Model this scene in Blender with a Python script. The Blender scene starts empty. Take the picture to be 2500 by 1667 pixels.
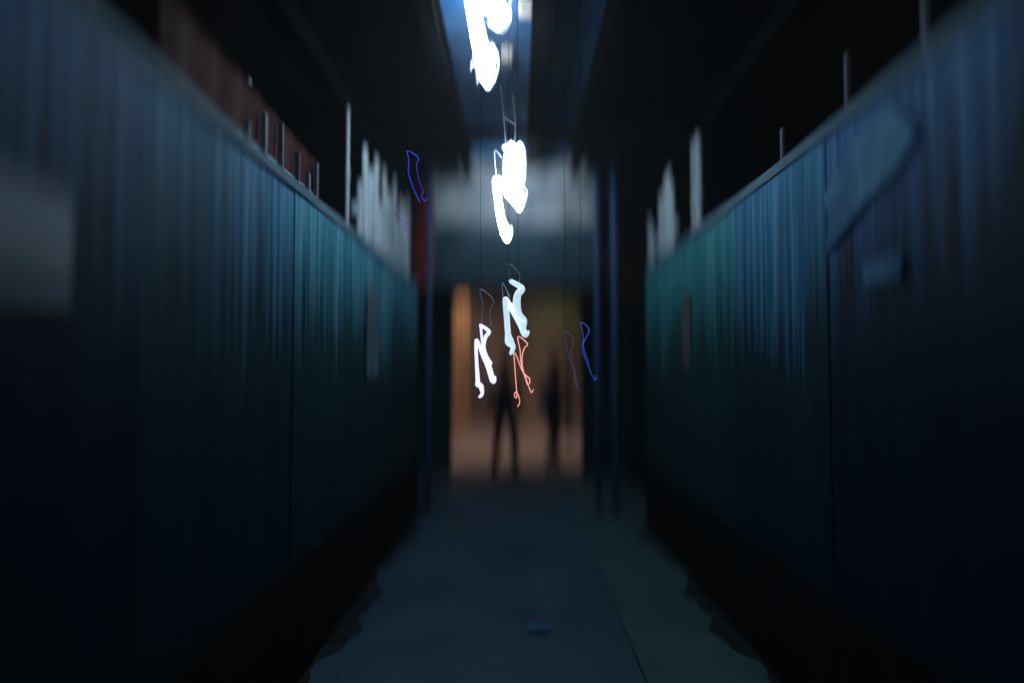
import bpy, bmesh, math, random
from mathutils import Vector, Matrix
random.seed(7)
R = math.radians
S = bpy.context.scene
C = S.collection

# ---------------------------------------------------------------- camera, world, exposure
PITCH, YAW = R(2.41), R(0.51)
cd = bpy.data.cameras.new('camera')
cam = bpy.data.objects.new('camera', cd); C.objects.link(cam)
CAM = Vector((0, 0, 1.6))
cam.location = CAM
cam.rotation_euler = (R(90) + PITCH, 0, YAW)
cd.sensor_width = 36; cd.lens = 24
cd.clip_start = 0.02; cd.clip_end = 600
cd.dof.use_dof = True
cd.dof.focus_distance = 3.65
cd.dof.aperture_fstop = 0.074
cd.dof.aperture_ratio = 5.0
S.camera = cam
S.view_settings.view_transform = 'Standard'
S.view_settings.look = 'None'
S.view_settings.exposure = 0
S.view_settings.gamma = 1
S.render.engine = 'CYCLES'
S.cycles.use_denoising = True
S.cycles.max_bounces = 6
S.cycles.sample_clamp_indirect = 4
S.cycles.sample_clamp_direct = 0
W = bpy.data.worlds.new('World'); S.world = W; W.use_nodes = True
nt = W.node_tree; nt.nodes.clear()
sk = nt.nodes.new('ShaderNodeTexSky'); sk.sky_type = 'NISHITA'; sk.sun_disc = False
sk.sun_elevation = R(-4); sk.sun_rotation = R(180)
bg = nt.nodes.new('ShaderNodeBackground'); bg.inputs[1].default_value = 0.05
wo = nt.nodes.new('ShaderNodeOutputWorld')
nt.links.new(sk.outputs[0], bg.inputs[0]); nt.links.new(bg.outputs[0], wo.inputs[0])

_rot = (Matrix.Rotation(YAW, 3, 'Z') @ Matrix.Rotation(R(90) + PITCH, 3, 'X'))
def at(px, py, Y):
    """point at distance Y down the walkway seen at pixel px, py of a 2500 wide picture"""
    f = 24 / 36 * 2500
    d = _rot @ Vector(((px - 1250) / f, -(py - 833.5) / f, -1))
    return CAM + d * (Y / d.y)

# ---------------------------------------------------------------- helpers
def new_mat(name, col, rough=0.8, metal=0.0, emit=None, strength=0.0, spec=0.3):
    m = bpy.data.materials.new(name); m.use_nodes = True
    b = m.node_tree.nodes['Principled BSDF']
    b.inputs['Base Color'].default_value = (*col, 1)
    b.inputs['Roughness'].default_value = rough
    b.inputs['Metallic'].default_value = metal
    b.inputs['Specular IOR Level'].default_value = spec
    if emit:
        b.inputs['Emission Color'].default_value = (*emit, 1)
        b.inputs['Emission Strength'].default_value = strength
    return m

def worn(name, c1, c2, scale=(3, 3, 3), lo=.35, hi=.65, rough=.8, bump=.15, detail=6, metal=0.0, spec=.3, dist=.6):
    """two colours of wear mixed by a stretched noise, plus a fine bump"""
    m = new_mat(name, c1, rough, metal, spec=spec)
    n = m.node_tree.nodes; l = m.node_tree.links; b = n['Principled BSDF']
    tc = n.new('ShaderNodeTexCoord'); mp = n.new('ShaderNodeMapping'); mp.inputs['Scale'].default_value = scale
    no = n.new('ShaderNodeTexNoise'); no.inputs['Scale'].default_value = 1; no.inputs['Detail'].default_value = detail
    no.inputs['Distortion'].default_value = dist
    rp = n.new('ShaderNodeValToRGB')
    rp.color_ramp.elements[0].position = lo; rp.color_ramp.elements[0].color = (*c1, 1)
    rp.color_ramp.elements[1].position = hi; rp.color_ramp.elements[1].color = (*c2, 1)
    l.new(tc.outputs['Object'], mp.inputs[0]); l.new(mp.outputs[0], no.inputs[0])
    l.new(no.outputs[0], rp.inputs[0]); l.new(rp.outputs[0], b.inputs['Base Color'])
    if bump:
        n2 = n.new('ShaderNodeTexNoise'); n2.inputs['Scale'].default_value = 4; n2.inputs['Detail'].default_value = 8
        l.new(mp.outputs[0], n2.inputs[0])
        bp = n.new('ShaderNodeBump'); bp.inputs['Strength'].default_value = bump; bp.inputs['Distance'].default_value = .02
        l.new(n2.outputs[0], bp.inputs['Height']); l.new(bp.outputs[0], b.inputs['Normal'])
    return m

def obj(name, bm, mat, parent=None, smooth=False):
    bmesh.ops.recalc_face_normals(bm, faces=bm.faces[:])
    me = bpy.data.meshes.new(name); bm.to_mesh(me); bm.free()
    if mat: me.materials.append(mat)
    if smooth:
        for p in me.polygons: p.use_smooth = True
    o = bpy.data.objects.new(name, me); C.objects.link(o)
    if parent: o.parent = parent; o.matrix_parent_inverse = Matrix.Translation(-Vector(parent.location)) if not parent.rotation_euler.z else parent.matrix_basis.inverted()
    return o

def tag(o, label, cat, group=None):
    o['label'] = label; o['category'] = cat
    if group: o['group'] = group
    return o

def thing(name, label, cat, loc=(0, 0, 0), group=None):
    o = bpy.data.objects.new(name, None); C.objects.link(o); o.location = loc
    o.empty_display_size = .2
    return tag(o, label, cat, group)

def struct(o):
    o['kind'] = 'structure'; return o

def box(bm, x0, x1, y0, y1, z0, z1, bev=0.0):
    r = bmesh.ops.create_cube(bm, size=1)
    vs = r['verts']
    for v in vs:
        v.co = Vector(((x0 + x1) / 2 + v.co.x * (x1 - x0), (y0 + y1) / 2 + v.co.y * (y1 - y0), (z0 + z1) / 2 + v.co.z * (z1 - z0)))
    if bev:
        es = list({e for v in vs for e in v.link_edges})
        bmesh.ops.bevel(bm, geom=es, offset=bev, segments=2, affect='EDGES', profile=.6)
    return bm

def smooth_path(pts, rad, sub=6):
    P = [Vector(p) for p in pts]; out = []; ro = []
    n = len(P)
    for i in range(n - 1):
        p0 = P[max(i - 1, 0)]; p1 = P[i]; p2 = P[i + 1]; p3 = P[min(i + 2, n - 1)]
        for k in range(sub):
            t = k / sub; t2 = t * t; t3 = t2 * t
            out.append(.5 * ((2 * p1) + (p2 - p0) * t + (2 * p0 - 5 * p1 + 4 * p2 - p3) * t2 + (3 * p1 - p0 - 3 * p2 + p3) * t3))
            ro.append(rad[i] + (rad[i + 1] - rad[i]) * t)
    out.append(P[-1]); ro.append(rad[-1])
    return out, ro

def tube(bm, pts, rad, seg=10, smooth=6):
    if not hasattr(rad, '__len__'): rad = [rad] * len(pts)
    if smooth: P, r = smooth_path(pts, rad, smooth)
    else: P, r = [Vector(p) for p in pts], list(rad)
    # rounded ends
    d0 = (P[0] - P[1]).normalized(); d1 = (P[-1] - P[-2]).normalized()
    P = [P[0] + d0 * r[0] * .8] + P + [P[-1] + d1 * r[-1] * .8]
    r = [r[0] * .45] + r + [r[-1] * .45]
    n = len(P); rings = []
    t = (P[1] - P[0]).normalized()
    u = t.orthogonal().normalized()
    for i in range(n):
        if i == 0: t2 = (P[1] - P[0])
        elif i == n - 1: t2 = (P[-1] - P[-2])
        else: t2 = (P[i + 1] - P[i - 1])
        if t2.length < 1e-7: t2 = t
        t2 = t2.normalized()
        u = (u - t2 * u.dot(t2))
        u = u.normalized() if u.length > 1e-6 else t2.orthogonal().normalized()
        w = t2.cross(u); t = t2
        rings.append([bm.verts.new(P[i] + (u * math.cos(2 * math.pi * k / seg) + w * math.sin(2 * math.pi * k / seg)) * r[i]) for k in range(seg)])
    for i in range(n - 1):
        for k in range(seg):
            bm.faces.new((rings[i][k], rings[i][(k + 1) % seg], rings[i + 1][(k + 1) % seg], rings[i + 1][k]))
    bm.faces.new(rings[0][::-1]); bm.faces.new(rings[-1])
    return bm

def cyl(bm, x, y, z0, z1, r, seg=14):
    tube(bm, [(x, y, z0), (x, y, z1)], r, seg, 0); return bm

# ---------------------------------------------------------------- materials
M = {}
def falloff(name, u1, u2, l1, l2, zs=2.05):
    """hoarding board: lamp falloff painted in, pale streaky top fading unevenly to dark foot"""
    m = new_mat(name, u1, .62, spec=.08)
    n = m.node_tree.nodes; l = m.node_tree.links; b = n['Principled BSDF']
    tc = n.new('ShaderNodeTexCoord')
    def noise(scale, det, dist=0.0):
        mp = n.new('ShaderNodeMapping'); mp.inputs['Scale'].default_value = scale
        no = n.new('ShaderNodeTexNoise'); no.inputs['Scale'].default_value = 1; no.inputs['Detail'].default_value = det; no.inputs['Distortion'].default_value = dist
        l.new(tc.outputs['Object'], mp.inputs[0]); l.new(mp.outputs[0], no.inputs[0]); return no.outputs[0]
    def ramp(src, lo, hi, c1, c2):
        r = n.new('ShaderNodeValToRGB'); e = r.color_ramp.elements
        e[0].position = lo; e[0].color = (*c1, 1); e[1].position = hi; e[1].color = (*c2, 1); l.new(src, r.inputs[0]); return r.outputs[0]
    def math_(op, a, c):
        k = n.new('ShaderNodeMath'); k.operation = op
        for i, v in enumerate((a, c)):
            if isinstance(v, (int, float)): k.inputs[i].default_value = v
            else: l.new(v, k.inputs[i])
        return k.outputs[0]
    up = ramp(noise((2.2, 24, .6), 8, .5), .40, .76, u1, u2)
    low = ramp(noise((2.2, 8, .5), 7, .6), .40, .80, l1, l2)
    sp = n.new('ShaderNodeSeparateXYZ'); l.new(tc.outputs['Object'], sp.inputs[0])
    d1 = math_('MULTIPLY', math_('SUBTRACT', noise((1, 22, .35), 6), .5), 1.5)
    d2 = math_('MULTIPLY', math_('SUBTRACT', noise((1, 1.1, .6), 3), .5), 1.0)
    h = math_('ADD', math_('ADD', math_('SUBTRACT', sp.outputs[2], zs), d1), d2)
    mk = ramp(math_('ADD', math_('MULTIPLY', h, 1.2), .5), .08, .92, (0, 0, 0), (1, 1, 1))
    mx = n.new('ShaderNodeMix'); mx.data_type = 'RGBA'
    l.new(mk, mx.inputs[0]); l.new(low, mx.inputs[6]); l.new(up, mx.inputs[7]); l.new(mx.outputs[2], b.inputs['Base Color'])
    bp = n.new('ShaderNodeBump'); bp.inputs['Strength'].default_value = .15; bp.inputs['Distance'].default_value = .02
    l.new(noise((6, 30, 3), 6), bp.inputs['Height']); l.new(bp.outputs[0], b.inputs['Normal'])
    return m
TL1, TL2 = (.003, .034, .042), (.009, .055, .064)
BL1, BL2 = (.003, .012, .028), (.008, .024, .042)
M['teal'] = falloff('teal paint with lamp falloff', (.006, .18, .26), (.19, .44, .58), TL1, TL2)
M['blue'] = falloff('blue paint with lamp falloff', (.004, .085, .23), (.10, .27, .52), BL1, BL2, 2.18)
M['bluegreen'] = falloff('blue green paint with lamp falloff', (.005, .13, .25), (.13, .34, .55), (.003, .022, .034), (.008, .038, .052), 2.12)
M['deepteal'] = falloff('deep teal paint with lamp falloff', (.006, .18, .21), (.11, .36, .40), TL1, TL2)
M['tealdark'] = worn('dark teal paint', (.003, .036, .044), (.010, .060, .070), (2.2, 9, .5), .42, .8, .7, .2, spec=.08)
M['rail'] = worn('dull painted rail', (.05, .12, .17), (.14, .22, .28), (6, 2, 6), .4, .7, .6, spec=.08)
M['black'] = worn('black painted steel', (.0028, .0028, .0032), (.006, .0055, .006), (4, 2, 4), .4, .7, 1, .1, spec=.0)
M['edge_shade'] = worn('dark floor edge shade', (.012, .016, .018), (.030, .042, .050), (7, 7, 7), .4, .7, .9)
M['shade_stripe'] = worn('dark foot shade and stripe', (.005, .009, .011), (.010, .016, .019), (3, 5, 4), .4, .7, .9, spec=.05)
M['deck'] = worn('blue grey corrugated steel', (.022, .085, .22), (.08, .19, .37), (1.2, 14, 1), .35, .7, .5, .12)
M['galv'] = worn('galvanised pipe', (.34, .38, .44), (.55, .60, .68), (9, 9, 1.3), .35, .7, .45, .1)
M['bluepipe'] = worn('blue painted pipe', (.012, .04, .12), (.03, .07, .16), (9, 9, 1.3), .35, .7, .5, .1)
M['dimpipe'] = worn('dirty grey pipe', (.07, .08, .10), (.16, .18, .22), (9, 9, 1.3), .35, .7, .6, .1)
M['tan'] = worn('tan painted steel', (.20, .16, .14), (.32, .27, .24), (6, 6, 6), .4, .7, .6)
M['crimson'] = worn('crimson cloth', (.34, .025, .045), (.46, .08, .10), (3, 5, 1.2), .4, .7, .85, .2)
M['slat'] = worn('pale weathered slat', (.20, .27, .33), (.62, .68, .74), (9, 12, 1.4), .3, .62, .7, .2)
M['red'] = worn('dull red cloth', (.09, .016, .018), (.15, .050, .052), (3, 5, 1.2), .4, .7, .85, .2)
M['asphalt'] = worn('dark blue grey paving', (.042, .098, .155), (.072, .142, .205), (1.1, .9, 1), .35, .68, .62, .35, 10)
M['strip'] = worn('greenish grey concrete', (.058, .120, .130), (.095, .175, .182), (1.4, 1.0, 1), .35, .68, .66, .35, 10)
M['pave'] = worn('pinkish concrete', (.25, .19, .175), (.36, .28, .25), (1.3, .9, 1), .35, .68, .8, .3, 9)
M['paper'] = worn('grey paper', (.07, .12, .16), (.16, .21, .27), (5, 5, 2), .35, .7, .8, .05)
M['board'] = worn('grey board', (.38, .43, .50), (.56, .60, .66), (2, 2, 7), .35, .7, .8, .05)
M['brown'] = worn('brown timber', (.10, .075, .06), (.19, .15, .12), (2, 9, 4), .4, .7, .7)
M['orange'] = worn('orange timber', (.50, .27, .13), (.66, .40, .20), (9, 9, 1.2), .4, .7, .7)
M['bark'] = worn('bark', (.05, .04, .03), (.10, .08, .06), (9, 9, 2), .4, .7, .9)
M['leaf'] = worn('leaf', (.06, .115, .03), (.12, .17, .05), (3, 3, 3), .4, .7, .6, 0)
M['wire'] = new_mat('pale wire', (.7, .74, .8), .4)
M['cable'] = new_mat('black cable', (.004, .004, .005), 1, spec=0)

# ---------------------------------------------------------------- ground
def sheet(name, x0, x1, y0, y1, z, mat):
    bm = bmesh.new(); vs = [bm.verts.new(v) for v in ((x0, y0, z), (x1, y0, z), (x1, y1, z), (x0, y1, z))]; bm.faces.new(vs)
    return struct(obj(name, bm, mat))
M['earth'] = worn('dark ground', (.010, .012, .014), (.022, .024, .026), (1.3, 1.3, 1.3), .4, .7, .9)
sheet('ground', -250, 250, -60, 400, -.012, M['earth'])
sheet('walkway', -1.6, .655, -3, 10.75, 0.0, M['asphalt'])
bm = bmesh.new(); box(bm, .661, 1.60, -3, 10.75, -.02, .008, .003); struct(obj('kerb_strip', bm, M['strip']))
sheet('pavement', -6, 6, 10.75, 18.9, .0, M['pave'])

# ---------------------------------------------------------------- hoardings
def hoarding(name, label, x, side, y0, y1, ztop, cols, step):
    t = thing(name, label, 'hoarding', (x, (y0 + y1) / 2, 0))
    th = .035 * side
    ys = [y0]
    while ys[-1] + step < y1 - .3: ys.append(ys[-1] + step)
    ys.append(y1)
    for i in range(len(ys) - 1):
        bm = bmesh.new()
        dx = .004 * side * (i % 2)
        c = cols[min(i, len(cols) - 1)]
        box(bm, min(x + dx, x + dx + th), max(x + dx, x + dx + th), ys[i] + .004, ys[i + 1] - .004, .05, ztop - .05, .004)
        obj('panel', bm, M[c], t)
    bm = bmesh.new(); box(bm, min(x - .012 * side, x + .10 * side), max(x - .012 * side, x + .10 * side), y0, y1, ztop - .057, ztop, .006)
    obj('top_rail', bm, M['rail'], t)
    bm = bmesh.new(); box(bm, min(x - .02 * side, x - .001 * side), max(x - .02 * side, x - .001 * side), y0, y1, .0, .62, .005)  # dark strip that paints shade along the wall foot
    obj('foot_shade', bm, M['shade_stripe'], t)
    return t
XL, XR, ZL, ZR = -1.15, 1.36, 2.58, 2.68
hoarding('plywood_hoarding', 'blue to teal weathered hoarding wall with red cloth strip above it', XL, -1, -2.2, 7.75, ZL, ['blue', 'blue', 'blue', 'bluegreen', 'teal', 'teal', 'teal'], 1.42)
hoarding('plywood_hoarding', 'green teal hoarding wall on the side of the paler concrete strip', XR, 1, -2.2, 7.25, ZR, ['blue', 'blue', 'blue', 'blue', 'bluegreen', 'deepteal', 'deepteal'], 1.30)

# ---------------------------------------------------------------- roof over the walkway
bm = bmesh.new()
n = 900; ya, yb, xa, xb = -2.2, 7.9, -.62, .69
rows = []
for i in range(n + 1):
    y = ya + (yb - ya) * i / n
    ph = (y / .10) % 1
    z = 4.06 + (.0 if ph < .4 else ((.04 * (ph - .4) / .1) if ph < .5 else (.04 if ph < .9 else .04 * (1 - (ph - .9) / .1))))
    rows.append((bm.verts.new((xa, y, z)), bm.verts.new((xb, y, z))))
for i in range(n): bm.faces.new((rows[i][0], rows[i][1], rows[i + 1][1], rows[i + 1][0]))
r = bmesh.ops.solidify(bm, geom=bm.faces[:], thickness=.004)
tag(obj('corrugated_roof', bm, M['deck']), 'blue grey corrugated steel roof sheet over the walkway', 'roof')

for x0, x1, lab in ((-1.5, -.63, 'roof underside over the blue hoarding with its shade painted black'), (.70, 1.7, 'roof underside over the green hoarding with its shade painted black')):  # unlit roof sides painted black, shade put in the colour
    bm = bmesh.new(); box(bm, x0, x1, -2.2, 7.9, 4.06, 4.09)
    tag(obj('unlit_roof_side', bm, M['black']), lab, 'unlit roof side', 'unlit roof sides')
def ibeam(bm, x, y0, y1, z0, z1, w):
    box(bm, x - w / 2, x + w / 2, y0, y1, z0, z0 + .016)
    box(bm, x - w / 2, x + w / 2, y0, y1, z1 - .016, z1)
    box(bm, x - .008, x + .008, y0, y1, z0 + .016, z1 - .016)
for x, lab in ((-.57, 'dark steel beam under the roof, left of the brightest lamp'), (.17, 'dark steel beam along the middle of the roof beside the lamps'), (.64, 'dark steel beam under the roof, right of the middle beam')):
    bm = bmesh.new(); ibeam(bm, x, -2.2, 7.8, 3.90 if x == .17 else 3.80, 4.05, .15 if x == .17 else .10)
    tag(obj('roof_beam', bm, M['black']), lab, 'beam', 'roof beams')
for x, lab in ((-1.30, 'dark edge beam carried by the posts behind the blue hoarding'), (1.52, 'dark edge beam carried by the posts behind the green hoarding')):
    bm = bmesh.new(); ibeam(bm, x, -2.2, 7.8, 3.50, 3.76, .12)
    tag(obj('edge_beam', bm, M['black']), lab, 'beam', 'edge beams')
for y, lab in ((1.9, 'dark cross beam overhead nearest the viewer'), (6.15, 'dark cross beam between the two brightest lamps')):
    bm = bmesh.new(); 
    box(bm, -1.235, 1.455, y - .06, y + .06, 3.67, 3.79, .006)
    tag(obj('cross_beam', bm, M['black']), lab, 'beam', 'cross beams')

for px, py, lab in ((1283, 15, 'tan junction box under the roof sheet beside the overhead lamp'), (1237, 135, 'tan junction box under the roof sheet just past the overhead lamp')):
    d = at(px, py, 4) - CAM; p = CAM + d * (2.42 / d.z)
    t = thing('junction_box', lab, 'junction box', (p.x, p.y, 3.99), 'junction boxes')
    bm = bmesh.new(); box(bm, p.x - .045, p.x + .045, p.y - .07, p.y + .07, 3.975, 4.056, .006); obj('case', bm, M['tan'], t)
    bm = bmesh.new(); box(bm, p.x - .038, p.x + .038, p.y - .062, p.y + .062, 3.966, 3.973, .002); obj('lid', bm, M['tan'], t)
# ---------------------------------------------------------------- header at the end of the roof
HY = 8.0
t = thing('header_panel', 'dark teal header board above the walkway exit behind the lamps', 'panel', (0, HY, 2.60))
zt = [2.60, 2.96, 3.32, 3.68, 4.04]
M['head'] = worn('header paint with lamp glow', (.15, .17, .20), (.42, .41, .42), (3, 5, 5), .4, .7, .6)  # lamp glow painted into the pale upper header boards
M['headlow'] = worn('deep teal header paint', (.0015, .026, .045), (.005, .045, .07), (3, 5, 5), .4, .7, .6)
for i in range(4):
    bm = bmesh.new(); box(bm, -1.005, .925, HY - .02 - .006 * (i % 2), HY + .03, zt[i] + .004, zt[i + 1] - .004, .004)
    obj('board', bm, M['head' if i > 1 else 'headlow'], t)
for x in (-1.10, .93):
    bm = bmesh.new(); box(bm, x, x + .09, HY - .05, HY + .05, 2.58, 4.045, .005); obj('frame_stile', bm, M['black'], t)
def rod(a, b, r, lab):
    bm = bmesh.new(); tube(bm, [a, b], r, 8, 0)
    tag(obj('brace_rod', bm, M['galv']), lab, 'brace', 'cross bracing in front of the header')
rod(at(1126, 425, 7.85), at(1500, 652, 7.9), .004, 'thin pale brace rod running down to the right in front of the header')
rod(at(1088, 640, 7.9), at(1400, 420, 7.88), .004, 'thin pale brace rod running up to the right in front of the header')

# ---------------------------------------------------------------- posts
def post(x, y, ztop, mat, lab, r=.024, grp='roof posts', z0=0):
    zc = 3.02 if ztop > 3.2 else 2.0
    t = thing('scaffold_post', lab, 'post', (x, y, 0), grp)
    bm = bmesh.new(); cyl(bm, x, y, .012, ztop, r); obj('pole', bm, mat, t, True)
    bm = bmesh.new(); cyl(bm, x, y, zc - .04, zc + .04, r * 1.35); obj('collar', bm, mat, t, True)
    bm = bmesh.new(); box(bm, x - .07, x + .07, y - .07, y + .07, .0, .012); obj('base_plate', bm, mat, t)
    return t
lp = [(1.92, 'pale pipe post above the blue hoarding, nearest the viewer'), (2.32, 'pale pipe post above the blue hoarding where the red cloth begins'),
      (3.08, 'pale pipe post standing in the middle of the red cloth strip'), (3.34, 'pale pipe post just past the middle of the red cloth strip'), (4.9, 'pale pipe post just before the pale slat screen')]
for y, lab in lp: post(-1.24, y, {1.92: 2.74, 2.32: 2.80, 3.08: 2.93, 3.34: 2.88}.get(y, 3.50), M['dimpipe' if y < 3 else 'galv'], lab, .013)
rp = [(2.42, 'pale pipe post above the green hoarding, nearest the viewer'), (3.0, 'pale pipe post second from the viewer above the green hoarding'), (3.75, 'pale pipe post third from the viewer above the green hoarding'),
      (5.5, 'pale double post standing brightly lit above the green hoarding'), (5.68, 'thinner pale post just behind the brightly lit one')]
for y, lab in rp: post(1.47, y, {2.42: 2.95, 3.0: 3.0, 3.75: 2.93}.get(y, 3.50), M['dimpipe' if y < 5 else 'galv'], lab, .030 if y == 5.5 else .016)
post(.90, 7.75, 4.05, M['bluepipe'], 'blue pipe post close to the right end of the header', .035, 'blue posts beside the exit')
post(1.10, 7.75, 4.05, M['bluepipe'], 'blue pipe post between the header and the green hoarding', .045, 'blue posts beside the exit')
post(-1.02, 7.8, 4.05, M['bluepipe'], 'blue pipe post beside the red banner left of the header', .035, 'blue posts beside the exit')

# pale slat screens above the ends of the hoardings
def screen(lab, x, slats, zl, zh, mat='slat'):
    t = thing('slat_screen', lab, 'screen', (x, slats[0][0], zl))
    for y, z0, z1, w in slats:
        bm = bmesh.new(); box(bm, x - .012, x + .012, y - w / 2, y + w / 2, z0, z1, .003)
        obj('slat', bm, M[mat], t)
    bm = bmesh.new(); y0 = min(s[0] for s in slats) - .06; y1 = max(s[0] for s in slats) + .06
    sg = 1 if x > 0 else -1
    xa, xb = sorted((x + sg * .013, x + sg * .045))
    box(bm, xa, xb, y0, y1, zl + .12, zl + .20, .003); box(bm, xa, xb, y0, y1, (zl + zh) / 2, (zl + zh) / 2 + .08, .003)
    obj('batten', bm, M['slat'], t)
sl = []
y = 5.05
for i in range(15):
    sl.append((y, 2.40 - .02 * (i % 3), 3.02 + .36 * abs(math.sin(i * 1.9)) + random.uniform(-.05, .05), random.uniform(.05, .11)))
    y += random.uniform(.13, .2)
screen('screen of pale uneven upright slats above the end of the blue hoarding', -1.185, sl, 2.42, 3.1)
sm = []
y = 2.95
for i in range(6):
    sm.append((y, 2.44, 2.68 + .16 * abs(math.sin(i * 2.3)), random.uniform(.015, .035))); y += random.uniform(.13, .26)
screen('row of short broken pale slats in front of the red cloth strip', -1.19, sm, 2.44, 2.62, 'dimpipe')
sr = []
for y, h, w in ((6.2, 3.3, .07), (6.32, 3.45, .09), (6.45, 3.42, .10), (6.58, 3.25, .07), (6.70, 3.32, .06), (7.12, 3.1, .06), (7.25, 3.2, .07)):
    sr.append((y, 2.5, h, w))
screen('screen of pale upright slats above the end of the green hoarding', 1.41, sr, 2.55, 3.2)

# ---------------------------------------------------------------- cloth and paper
def hang(name, lab, cat, corners, mat, nx=14, nz=6, amp=.012, thick=.004):
    """a sheet hung between four corners with soft folds"""
    a, b, c, d = [Vector(v) for v in corners]        # top start, top end, bottom end, bottom start
    nrm = (b - a).cross(d - a).normalized()
    bm = bmesh.new(); g = []
    for j in range(nz + 1):
        row = []
        for i in range(nx + 1):
            u = i / nx; v = j / nz
            p = a.lerp(b, u).lerp(d.lerp(c, u), v)
            p = p + nrm * amp * math.sin(u * nx * 1.3 + v * 2) * (.3 + v)
            row.append(bm.verts.new(p))
        g.append(row)
    for j in range(nz):
        for i in range(nx): bm.faces.new((g[j][i], g[j][i + 1], g[j + 1][i + 1], g[j + 1][i]))
    bmesh.ops.solidify(bm, geom=bm.faces[:], thickness=thick)
    return tag(obj(name, bm, mat, None, True), lab, cat)
hang('cloth_strip', 'long dull red cloth strip along the top of the blue hoarding', 'cloth', ((-1.215, 2.25, 2.93), (-1.215, 4.15, 2.86), (-1.215, 4.15, 2.56), (-1.215, 2.25, 2.56)), M['red'], 40, 5, .012)
hang('banner', 'narrow dark red banner hanging left of the header', 'banner', (at(1012, 455, 7.9), at(1060, 455, 7.9), at(1060, 700, 7.9), at(1012, 700, 7.9)), M['crimson'], 8, 12, .012)
def board(name, lab, cat, x, y0, y1, z0, z1, mat, side, th=.008, band=None):
    t = thing(name, lab, cat, (x, (y0 + y1) / 2, z0))
    xa, xb = sorted((x, x - side * th))
    bm = bmesh.new(); box(bm, xa, xb, y0, y1, z0, z1, .002); obj('sheet', bm, mat, t)
    if band:
        xa, xb = sorted((x - side * th - side * .001, x - side * th - side * .003))
        bm = bmesh.new(); box(bm, xa, xb, y0 + .01, y1 - .01, band[0], band[1]); obj('stripe', bm, M['shade_stripe'], t)
    return t
board('notice_board', 'grey notice board with a dark stripe on the blue hoarding', 'notice board', XL + .002, 1.22, 1.72, 1.80, 2.02, M['board'], -1, .01, (1.865, 1.895))
board('poster', 'narrow pale poster on the far part of the teal hoarding', 'poster', XL + .008, 5.15, 5.55, 1.55, 2.25, M['paper'], -1, .004)
M['dullred'] = worn('faded reddish paper', (.07, .055, .06), (.15, .11, .11), (4, 4, 2), .4, .7, .8, .05)
board('poster', 'narrow faded reddish poster on the green hoarding', 'poster', XR - .008, 5.35, 5.6, 1.62, 2.2, M['dullred'], 1, .004)
M['blue_paper_and_light'] = worn('blue paper and light patch', (.025, .12, .24), (.10, .27, .43), (2, 4, 3), .4, .7, .8, .05)
bm = bmesh.new()  # patch of reflected light built as a thin pale blue sheet
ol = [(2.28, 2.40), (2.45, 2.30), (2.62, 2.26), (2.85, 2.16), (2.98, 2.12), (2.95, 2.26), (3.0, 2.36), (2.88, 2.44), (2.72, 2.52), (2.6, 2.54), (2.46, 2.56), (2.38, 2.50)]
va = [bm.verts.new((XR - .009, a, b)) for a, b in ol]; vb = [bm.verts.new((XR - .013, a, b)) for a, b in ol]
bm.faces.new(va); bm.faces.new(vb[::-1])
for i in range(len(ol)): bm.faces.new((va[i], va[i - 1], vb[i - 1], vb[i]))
tag(obj('light_patch', bm, M['blue_paper_and_light']), 'pale blue patch of painted reflected light high on the green hoarding', 'poster')
board('sticker', 'small dim blue sticker below the light patch', 'sticker', XR - .012, 2.40, 2.66, 1.93, 2.01, M['blue_paper_and_light'], 1, .003)

# ---------------------------------------------------------------- lamps
def Z1(Y): return lambda x, y, k=0: at(900 + x / 2.24, 550 + y / 2.24, Y + k)
def Z2(Y): return lambda x, y, k=0: at(900 + x / 2.24, y / 2.24, Y + k)
def Z6(Y): return lambda x, y, k=0: at(800 + x / 3.486, 350 + y / 3.486, Y + k)
WM = new_mat('faint trail glow', (.7, .75, .8), .3, 0, (.45, .70, 1.0), .30)
def lamp(lab, cat_name, Y, Z, scale, paths, col, strength, wires=(), cables=(), ztop=4.05, group='glowing lamps and light trails', fill=(.9, .9, .9), depth=.03, thin=1.0, wisps=()):
    """lamp light trail shaped as a glowing tube, with pale wires and an added cable"""
    zf = Z(Y)
    px = Y / (24 / 36 * 2500) / scale               # metres for one pixel of the crop
    base = zf(*paths[0][0][:2])
    t = thing(cat_name, lab, 'lamp', base, group)
    m = new_mat(cat_name + ' glow', fill, .3, 0, col, strength)
    bm = bmesh.new()
    for j, p in enumerate(paths):
        pts = [zf(q[0], q[1], depth * math.sin(1.1 * i + 2 * j)) for i, q in enumerate(p)]
        tube(bm, pts, [q[2] * px * thin for q in p], 12, 6)
    obj('glow_tube', bm, m, t, True)
    for w in wisps:
        bm = bmesh.new(); tube(bm, [zf(q[0], q[1], .02) for q in w], [2.6 * px] * (len(w) - 1) + [1.2 * px], 8, 6); obj('thin_trail', bm, WM, t, True)
    for w in wires:
        bm = bmesh.new(); tube(bm, [zf(q[0], q[1], .01) for q in w], .003, 6, 5); obj('wire', bm, M['wire'], t, True)
    for c in cables:
        p = zf(*c, .0); bm = bmesh.new(); tube(bm, [p, (p.x, p.y, ztop)], .0011, 6, 0); obj('cable', bm, M['cable'], t)  # added cable from the light trail up to the roof
    return t
WHITE = (.64, .86, 1.0)
L1 = [[(655, 460, 14), (640, 400, 50), (635, 330, 72), (610, 250, 50), (585, 120, 47), (565, 0, 47), (555, -80, 40)],
      [(705, 145, 16), (735, 95, 34), (700, 45, 60), (650, -10, 70), (620, -80, 55)]]
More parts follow.
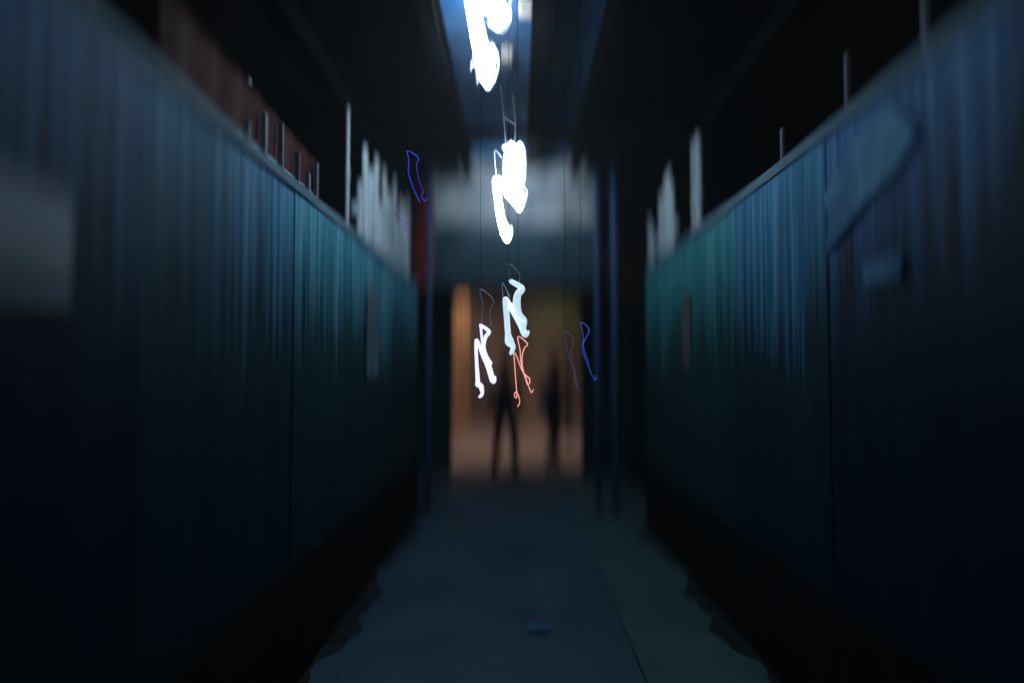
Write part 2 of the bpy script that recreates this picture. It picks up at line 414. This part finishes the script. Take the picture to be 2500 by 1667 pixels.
lamp('large white light trail of a lamp overhead, cut by the top of the picture', 'lamp_or_light_trail', 4.35, Z2, 2.24, L1, WHITE, 70, thin=.85, wisps=[[(556, 372), (575, 340), (592, 380), (592, 455)], [(795, -40), (770, 25), (778, 100), (735, 165), (690, 150), (650, 120)],
     [(630, 472), (668, 470), (708, 380), (705, 300), (672, 245)]])
# the lamp before it in the same row, above the viewer
t0 = thing('lamp_or_light_trail', 'white bent tube lamp overhead behind the top edge of view', 'lamp', (-.12, .35, 3.6), 'glowing lamps and light trails')
bm = bmesh.new(); tube(bm, [(-.42, .35, 3.45), (-.4, .33, 3.85), (-.3, .36, 3.7), (-.22, .35, 3.55), (-.22, .36, 3.86)], [.06, .05, .06, .07, .05], 12, 6)
obj('glow_tube', bm, new_mat('near lamp glow', (.9, .9, .9), .3, 0, WHITE, 17), t0, True)
L2 = [[(757, 1316, 20), (750, 1270, 40), (725, 1200, 28), (708, 1090, 26), (697, 985, 24), (725, 1000, 26), (770, 1060, 36), (820, 1120, 30)],
      [(745, 808, 20), (790, 830, 38), (798, 870, 44), (785, 950, 50), (795, 1030, 52), (820, 1080, 46), (822, 1140, 25)]]
lamp('thick bright white N shaped light trail in front of the header', 'lamp_or_light_trail', 3.75, Z2, 2.24, L2, WHITE, 20,
     [[(722, 470), (738, 640), (750, 790)], [(788, 520), (803, 685), (797, 800)], [(738, 640), (803, 685)], [(697, 960), (688, 825), (725, 862)]], [(722, 470)], thin=.84, wisps=[[(846, 840), (832, 930), (838, 1000), (868, 1055), (842, 1150), (815, 1168)], [(782, 1230), (788, 1280), (768, 1330)]])
pf = at(1255, 405, 7.1)  # added lamp hidden behind the N trail, lights the header and gives bloom
tf = thing('lamp_or_light_trail', 'added white lamp hidden behind the thick N shaped trail to light the header', 'lamp', pf, 'glowing lamps and light trails')
bm = bmesh.new(); tube(bm, [pf + Vector(v) for v in ((-.05, 0, -.09), (-.05, .02, .0), (-.03, 0, .09), (.02, .02, .0), (.05, 0, -.08), (.06, .02, .09))], [.04, .045, .04, .045, .045, .04], 12, 6)
obj('glow_tube', bm, new_mat('added lamp glow', (.9, .9, .9), .3, 0, WHITE, 78), tf, True)
bm = bmesh.new(); tube(bm, [(pf.x, pf.y, pf.z + .2), (pf.x, pf.y, 4.06)], .004, 6, 0); obj('cable', bm, M['cable'], tf)  # added cable for the added lamp
L3 = [[(778, 700, 10), (790, 665, 14), (770, 635, 26), (762, 590, 16), (755, 500, 16), (748, 408, 15), (765, 430, 17), (800, 480, 20), (835, 545, 20), (855, 598, 16), (873, 582, 9)],
      [(778, 306, 13), (838, 345, 17), (815, 380, 20), (810, 440, 22), (825, 490, 18), (852, 520, 14), (842, 560, 18)]]
lamp('smaller pale white N shaped light trail below the header', 'light_trail', 3.65, Z1, 2.24, L3, WHITE, .85,
     [[(775, 300), (765, 210), (825, 265), (820, 320)], [(735, 400), (732, 315), (770, 390)]], [(765, 210)])
LB = [[(607, 938, 7), (621, 920, 8), (614, 880, 13), (598, 868, 14), (597, 850, 11), (590, 740, 8), (587, 640, 8), (597, 637, 8), (625, 710, 10), (655, 770, 14), (680, 850, 14), (690, 830, 7)],
      [(612, 546, 8), (658, 580, 9), (640, 610, 9), (630, 660, 8), (640, 710, 10), (665, 755, 11)], [(612, 548, 6), (622, 640, 6), (630, 700, 6)]]
lamp('small blue white N shaped light trail left of the walkers', 'light_trail', 3.6, Z1, 2.24, LB, (.36, .38, 1.0), 2.6,
     [[(618, 540), (622, 430), (610, 350), (682, 408), (664, 470), (668, 550)]], [(610, 350)], fill=(.5, .5, .9), thin=1.12)
LS = [[(815, 990, 4), (826, 968, 4), (820, 932, 4), (806, 910, 4), (797, 925, 4), (804, 943, 4), (811, 930, 4), (805, 850, 4), (797, 740, 4), (794, 704, 4), (802, 700, 4), (818, 738, 4), (840, 795, 4), (866, 826, 5), (880, 838, 5), (880, 862, 4), (868, 870, 4), (862, 850, 4)],
      [(862, 850, 4), (845, 800, 4), (832, 740, 4), (828, 680, 4), (816, 608, 4), (868, 646, 5), (850, 675, 4), (839, 720, 4), (842, 775, 4), (858, 830, 4), (875, 880, 4), (890, 914, 4), (900, 898, 4)]]
lamp('thin salmon pink N shaped light trail before the walkers', 'light_trail', 3.72, Z1, 2.24, LS, (1.0, .40, .33), 1.05, [], [(816, 608)], fill=(.7, .4, .35), thin=.62)
LL = [[(785, 500, 3), (750, 430, 3.5), (710, 330, 4), (686, 240, 4), (692, 150, 4), (679, 64, 4), (770, 122, 4), (757, 180, 3), (772, 300, 3), (812, 410, 3), (797, 445, 3), (826, 492, 3), (842, 470, 3)]]
lamp('thin deep blue light trail high left of the header', 'light_trail', 3.65, Z6, 3.486, LL, (.012, .035, .62), 1.0, [], [(679, 64)], fill=(.1, .1, .5), thin=.75)
LP = [[(560, 570, 2.5), (600, 650, 2.5), (645, 668, 2.5), (646, 725, 2.5), (668, 748, 2.5), (660, 665, 2.5), (700, 735, 2.5), (690, 785, 2.5), (718, 775, 2.5)]]
lamp('faint purple curl of light trail below the deep blue light trail', 'light_trail', 3.7, Z6, 3.486, LP, (.20, .05, .40), .5, [], [(600, 650)], fill=(.2, .1, .3))
LR = [[(1243, 822, 4), (1240, 846, 4), (1212, 800, 4), (1198, 740, 4), (1178, 680, 4), (1176, 640, 4), (1206, 572, 5), (1160, 530, 4), (1174, 610, 3), (1170, 680, 3), (1200, 770, 3)]]
lamp('thin blue light trail at the right of the exit', 'light_trail', 3.65, Z1, 2.24, LR, (.02, .075, .5), .8, [], [(1160, 530)], fill=(.1, .2, .5), thin=.5)
LF = [[(1150, 900, 3), (1122, 850, 3), (1130, 800, 3), (1106, 700, 3), (1122, 626, 3), (1074, 586, 3), (1092, 700, 3), (1120, 790, 3), (1145, 885, 3)]]
lamp('faint grey blue light trail beside the thin blue one', 'light_trail', 3.7, Z1, 2.24, LF, (.16, .22, .42), .22, [], [(1074, 586)], fill=(.2, .25, .4), thin=.5)

# ---------------------------------------------------------------- street beyond the exit
t = thing('street_lamp', 'tall warm street lamp standing beyond the header', 'street lamp', (-2.3, 14.5, 0))
bm = bmesh.new(); tube(bm, [(-2.3, 14.5, 0), (-2.3, 14.5, 4.2), (-2.2, 14.5, 4.8), (-1.7, 14.5, 5.0), (-1.0, 14.5, 5.0)], [.06, .05, .045, .04, .035], 12, 5); obj('pole', bm, M['black'], t, True)
bm = bmesh.new(); box(bm, -1.05, -.55, 14.38, 14.62, 4.95, 5.06, .02); obj('lamp_head', bm, M['black'], t)
bm = bmesh.new(); box(bm, -1.0, -.6, 14.41, 14.59, 4.92, 4.947, .004); obj('lens', bm, new_mat('warm lens', (.8, .7, .5), .3, 0, (1, .76, .66), 620), t)
bm = bmesh.new(); box(bm, -1.06, -.54, 14.355, 14.372, 4.77, 5.0, .003); obj('added_light_shield', bm, M['black'], t)  # unseen plate added to keep the warm light off the walkway

def far_wall(lab, x, y0, y1, h, mat, side):
    t = thing('boarded_fence', lab, 'fence', (x, (y0 + y1) / 2, 0))
    k = 0; y = y0
    while y < y1 - .01:
        y2 = min(y + 2.4, y1)
        bm = bmesh.new(); xa, xb = sorted((x, x + side * .03)); box(bm, xa, xb, y + .005, y2 - .005, .02, h, .004); obj('board', bm, mat, t); y = y2
    bm = bmesh.new(); xa, xb = sorted((x - side * .02, x + side * .08)); box(bm, xa, xb, y0, y1, h + .002, h + .06, .004); obj('cap_rail', bm, M['rail'], t)
far_wall('teal boarded fence beyond the exit, on the side of the orange posts', -3.2, 13.8, 18.9, 2.9, M['deepteal'], -1)
far_wall('dark teal boarded fence beyond the exit, on the side of the tree', 3.2, 14.4, 18.9, 2.6, M['deepteal'], 1)
# brown slatted canopy further on
t = thing('timber_canopy', 'brown slatted timber canopy over the path beyond the exit', 'canopy', (0, 12.2, 0))
bm = bmesh.new()
for i in range(8): box(bm, -2.1, 2.2, 11.0 + i * .34, 11.16 + i * .34, 2.98, 3.08)
obj('slats', bm, M['brown'], t)
for x in (-1.9, 2.0):
    bm = bmesh.new(); box(bm, x - .05, x + .05, 11.0, 13.55, 2.85, 2.977); obj('bearer', bm, M['brown'], t)
for x in (-1.9, 2.0):
    for y in (11.1, 13.4):
        bm = bmesh.new(); box(bm, x - .05, x + .05, y - .05, y + .05, 0, 2.847, .004); obj('leg', bm, M['brown'], t)
for dx, y, h, lab in ((-133, 15.3, 3.45, 'tallest orange timber post left of the exit'), (-119, 15.5, 3.4, 'orange timber post nearest the blue white light trail'), (-143, 15.2, 3.0, 'shorter orange timber post furthest left of the exit')):
    x = dx / 1568 * y
    bm = bmesh.new(); box(bm, x - .035, x + .035, y - .035, y + .035, 0, h, .005)
    tag(obj('timber_post', bm, M['orange']), lab, 'post', 'orange timber posts')
def return_wall(lab, x0, x1, y, h):
    t = thing('boarded_gate', lab, 'gate', ((x0 + x1) / 2, y, 0), 'boarded gates at the exit')
    k = 3
    for i in range(k):
        a = x0 + (x1 - x0) * i / k; b = x0 + (x1 - x0) * (i + 1) / k
        bm = bmesh.new(); box(bm, a + .004, b - .004, y - .02 - .004 * (i % 2), y + .02, .04, h, .004); obj('board', bm, M['tealdark'], t)
    bm = bmesh.new(); box(bm, x0, x1, y - .04, y + .04, h + .002, h + .06, .004); obj('cap_rail', bm, M['rail'], t)
return_wall('dark teal boarded gate beside the orange timber posts', -3.1, -1.0, 10.35, 2.95)
return_wall('dark teal boarded gate beneath the green tree', .98, 3.0, 10.6, 2.7)
# building closing the view
t = thing('building', 'building with brown ground floor and dark upper floor closing the far end', 'building', (0, 19, 0))
M['bld'] = worn('dark render', (.10, .072, .055), (.30, .22, .17), (.9, .9, .5), .4, .7, .9)
bm = bmesh.new(); box(bm, -12, 12, 19, 29, 0, 3.4); obj('wall', bm, M['bld'], t)
bm = bmesh.new(); box(bm, -12.05, 12.05, 18.95, 29.05, 3.402, 9); obj('cladding', bm, M['black'], t)
bm = bmesh.new(); box(bm, -12.2, 12.2, 18.8, 29.2, 9.003, 9.3); obj('roof', bm, M['black'], t)
bm = bmesh.new(); box(bm, 2.1, 3.0, 18.94, 18.997, 0, 2.2, .01); obj('door', bm, M['brown'], t)

# tree
def tree(x, y, lab):
    t = thing('small_tree', lab, 'tree', (x, y, 0))
    bm = bmesh.new(); tube(bm, [(x, y, 0), (x + .03, y, 1.0), (x - .02, y + .05, 2.1), (x, y, 3.4)], [.07, .055, .045, .015], 9, 4)
    lim = []
    for i in range(9):
        a = i * 2.4; z = 1.9 + i * .16; L = .75 - .05 * i
        e = (x + math.cos(a) * L, y + math.sin(a) * L, z + .45)
        tube(bm, [(x, y, z), (x + math.cos(a) * L * .5, y + math.sin(a) * L * .5, z + .2), e], [.028, .018, .006], 6, 3); lim.append(e)
    obj('trunk', bm, M['bark'], t, True)
    bm = bmesh.new(); rnd = random.Random(3)
    for i in range(2600):
        c = Vector(rnd.choice(lim)) if rnd.random() < .75 else Vector((x, y, 3.1))
        p = c + Vector((rnd.gauss(0, .2), rnd.gauss(0, .2), rnd.gauss(0, .2)))
        s = rnd.uniform(.025, .055)
        d = Vector((rnd.uniform(-1, 1), rnd.uniform(-1, 1), rnd.uniform(-1, .3))).normalized(); u = d.orthogonal().normalized()
        bm.faces.new([bm.verts.new(q) for q in (p - d * s, p + u * s * .45, p + d * s, p - u * s * .45)])
    obj('crown', bm, M['leaf'], t)
tree(1.12, 15.6, 'small dim green tree beyond the right end of the header')
# weeds and litter
bm = bmesh.new(); rnd = random.Random(5)
for i in range(140):
    x = -1.2 + rnd.gauss(0, .09); y = 8.1 + rnd.gauss(0, .2); h = rnd.uniform(.08, .26); a = rnd.uniform(0, 6.3)
    dx, dy = math.cos(a), math.sin(a); w = .008
    bm.faces.new([bm.verts.new(q) for q in ((x - dy * w, y + dx * w, 0), (x + dy * w, y - dx * w, 0), (x + dx * h * .4, y + dy * h * .4, h))])
o = obj('weeds', bm, M['leaf']); o['kind'] = 'stuff'; tag(o, 'small patch of green weeds at the end of the blue hoarding', 'weeds')
p = at(1313, 1538, 4); p = CAM + (p - CAM) * (1.6 / (1.6 - p.z))
bm = bmesh.new()
ol = [(-.07, -.05), (.01, -.06), (.08, -.03), (.07, .03), (.03, .05), (-.05, .045)]
va = [bm.verts.new((p.x + a, p.y + b, .004)) for a, b in ol]; vb = [bm.verts.new((p.x + a, p.y + b, .010 + .02 * (k % 2))) for k, (a, b) in enumerate(ol)]
vc = bm.verts.new((p.x, p.y, .016)); bm.faces.new(va[::-1])
for i in range(6):
    bm.faces.new((va[i - 1], va[i], vb[i], vb[i - 1])); bm.faces.new((vb[i - 1], vb[i], vc))
tag(obj('paper_scrap', bm, M['blue_paper_and_light']), 'crumpled scrap of pale blue paper lying on the walkway', 'litter')

# floor edge shade painted as ragged strips along the feet of the hoardings
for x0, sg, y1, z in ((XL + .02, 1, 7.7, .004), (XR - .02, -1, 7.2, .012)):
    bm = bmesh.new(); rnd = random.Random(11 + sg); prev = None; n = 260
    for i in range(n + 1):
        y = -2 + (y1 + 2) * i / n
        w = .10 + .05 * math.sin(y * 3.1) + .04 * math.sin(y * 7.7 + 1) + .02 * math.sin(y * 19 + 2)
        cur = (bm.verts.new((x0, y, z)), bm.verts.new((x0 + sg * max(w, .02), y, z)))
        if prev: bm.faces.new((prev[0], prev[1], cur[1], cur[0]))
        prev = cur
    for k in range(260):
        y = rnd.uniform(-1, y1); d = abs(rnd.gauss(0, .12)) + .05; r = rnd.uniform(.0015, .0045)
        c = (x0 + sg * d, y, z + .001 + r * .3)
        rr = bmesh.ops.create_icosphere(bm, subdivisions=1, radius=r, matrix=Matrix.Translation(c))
    o = obj('edge_shade_strip', bm, M['edge_shade']); o['kind'] = 'structure'
# ---------------------------------------------------------------- people
def skin(name, mat, parent, chains, root=0, sub=2):
    """chains: list of [(co, radius), ...]; equal coordinates are welded into one vertex"""
    vs, rs, es, idx = [], [], [], {}
    for ch in chains:
        prev = None
        for co, r in ch:
            k = tuple(round(c, 4) for c in co)
            if k not in idx: idx[k] = len(vs); vs.append(co); rs.append(r)
            if prev is not None and prev != idx[k]: es.append((prev, idx[k]))
            prev = idx[k]
    me = bpy.data.meshes.new(name); me.from_pydata(vs, es, [])
    o = bpy.data.objects.new(name, me); C.objects.link(o)
    md = o.modifiers.new('skin', 'SKIN'); md.use_smooth_shade = True; md.branch_smoothing = .6
    for i, v in enumerate(me.skin_vertices[0].data):
        r = rs[i]; v.radius = r if hasattr(r, '__len__') else (r, r); v.use_root = (i == root)
    s = o.modifiers.new('sub', 'SUBSURF'); s.levels = sub; s.render_levels = sub
    bpy.context.view_layer.update()
    dg = bpy.context.evaluated_depsgraph_get()
    m2 = bpy.data.meshes.new_from_object(o.evaluated_get(dg))
    o.modifiers.clear(); o.data = m2; m2.name = name
    m2.materials.clear(); m2.materials.append(mat)
    for p_ in m2.polygons: p_.use_smooth = True
    o.parent = parent
    return o

def ellip(bm, c, r, seg=18, rings=12):
    rr = bmesh.ops.create_uvsphere(bm, u_segments=seg, v_segments=rings, radius=1)
    for v in rr['verts']: v.co = Vector((c[0] + v.co.x * r[0], c[1] + v.co.y * r[1], c[2] + v.co.z * r[2]))
    return rr['verts']

def person(lab, x, y, h, st, swing, jcol, tcol, hcol, rz=0.0, lean=0.0):
    """walking away (+y); st = signed stride of the right leg, swing = arm swing"""
    t = thing('person', lab, 'person', (x, y, 0), 'two people walking away')
    t.rotation_euler = (0, 0, rz); t.scale = (h / 1.75,) * 3
    MS = new_mat('skin tone', (.36, .22, .17), .6)
    MJ = worn('jacket', jcol, tuple(c * 1.7 for c in jcol), (7, 7, 5), .4, .7, .85, .3)
    MT = worn('trousers', tcol, tuple(c * 1.6 for c in tcol), (7, 7, 3), .4, .7, .85, .3)
    MH = new_mat('hair', hcol, .6); MSh = new_mat('shoe', (.02, .02, .022), .5)
    ly = lean
    pel = (0, 0, .94); wai = (0, ly * .3, 1.10); che = (0, ly * .7, 1.30); nb = (0, ly, 1.46); nt_ = (0, ly + .015, 1.53)
    def arm(s, sw):
        sh = (s * .175, ly * .9, 1.405); el = (s * .225, ly * .9 - sw * .13, 1.13); wr = (s * .215, ly * .9 + max(sw, -.2) * .16, .895)
        return sh, el, wr
    def leg(s, d):
        hp = (s * .09, 0, .90)
        if d > 0: kn = (s * .095, .20 * d / .3, .50); an = (s * .085, d, .085)
        else: kn = (s * .095, -.04, .49); an = (s * .085, d - .04, .15)
        return hp, kn, an
    arms = [arm(1, -swing), arm(-1, swing)]
    legs = [leg(1, st), leg(-1, -st)]
    # body: head, neck, torso, arms, hands with five fingers, legs
    ch = [[(pel, (.13, .09)), (wai, (.12, .085)), (che, (.15, .095)), (nb, (.06, .055)), (nt_, (.052, .055)), ((0, ly + .02, 1.60), (.07, .085)), ((0, ly + .015, 1.67), (.074, .092)), ((0, ly + .01, 1.725), (.05, .06))],
          [((0, ly + .02, 1.60), (.07, .085)), ((0, ly + .105, 1.615), (.012, .012))]]
    for k, (sh, el, wr) in enumerate(arms):
        s = 1 if k == 0 else -1
        pm = (wr[0], wr[1] + .01, wr[2] - .075)
        ch.append([(che, (.15, .095)), (sh, .05), (el, .038), (wr, .025), (pm, (.03, .017))])
        for q, ln in enumerate((.075, .085, .08, .062)):
            f0 = (pm[0], pm[1] - .026 + q * .018, pm[2] - .012)
            ch.append([(pm, (.03, .017)), (f0, .0085), (f0 := (f0[0] - s * .006, f0[1], f0[2] - ln * .5), .0075), ((f0[0] - s * .016, f0[1] + .002, f0[2] - ln * .45), .0065)])
        th = (wr[0] - s * .004, wr[1] + .032, wr[2] - .045)
        ch.append([(wr, .025), (th, .010), ((th[0] - s * .006, th[1] + .012, th[2] - .04), .008)])
    for hp, kn, an in legs:
        ch.append([(pel, (.13, .09)), (hp, .085), (kn, .055), (an, .038), ((an[0], an[1] + .12, max(an[2] - .055, .035)), (.035, .025))])
    skin('body', MS, t, ch)
    # jacket and trousers over it
    ch = [[((0, 0, .80), (.17, .12)), (wai, (.155, .115)), (che, (.18, .125)), ((0, ly, 1.45), (.085, .08))]]
    for sh, el, wr in arms: ch.append([(che, (.18, .125)), (sh, .068), (el, .055), ((wr[0], wr[1], wr[2] + .02), .040)])
    skin('jacket', MJ, t, ch)
    ch = [[((0, 0, .97), (.14, .10)), ((0, 0, .89), (.15, .105))]]
    for hp, kn, an in legs: ch.append([((0, 0, .89), (.15, .105)), (hp, .098), (kn, .072), ((an[0], an[1], an[2] + .02), .056)])
    skin('trousers', MT, t, ch)
    for hp, kn, an in legs:
        bm = bmesh.new(); zf = an[2] - .085
        vs = ellip(bm, (an[0], an[1] + .05, .055 + zf), (.048, .14, .055))
        for v in vs: v.co.z = max(v.co.z, .003 + zf)
        o = obj('shoe', bm, MSh, None, True); o.parent = t
    bm = bmesh.new(); vs = ellip(bm, (0, ly - .008, 1.655), (.092, .108, .115))
    for v in vs:
        if v.co.y > ly + .05 and v.co.z < 1.68: v.co.y = ly + .05
    o = obj('hair', bm, MH, None, True); o.parent = t
    for s in (1, -1):
        bm = bmesh.new(); ellip(bm, (s * .088, ly + .015, 1.625), (.012, .022, .033), 10, 8)
        o = obj('ear', bm, MS, None, True); o.parent = t
    return t
person('person in black jacket and dark trousers walking on the left', -.21, 10.95, 1.78, .24, .9, (.010, .014, .018), (.012, .013, .017), (.012, .010, .010), R(-20))
person('person in dark navy jacket leaning forward in mid stride on the right', .57, 11.45, 1.80, -.32, 1.0, (.012, .022, .06), (.012, .012, .018), (.015, .012, .01), R(-30), .07)

# ---------------------------------------------------------------- thin haze added for glow round the lamps
bm = bmesh.new(); box(bm, -255, 255, -65, 405, -1.2, 12)
o = obj('added_haze', bm, None); o['kind'] = 'stuff'
hm = bpy.data.materials.new('added_haze'); hm.use_nodes = True; hn = hm.node_tree
hn.nodes.remove(hn.nodes['Principled BSDF'])
pv = hn.nodes.new('ShaderNodeVolumePrincipled'); pv.inputs['Color'].default_value = (.85, .92, 1, 1); pv.inputs['Density'].default_value = .004
pv.inputs['Anisotropy'].default_value = .3
hn.links.new(pv.outputs[0], hn.nodes['Material Output'].inputs['Volume']); o.data.materials.append(hm)
S.cycles.volume_bounces = 0
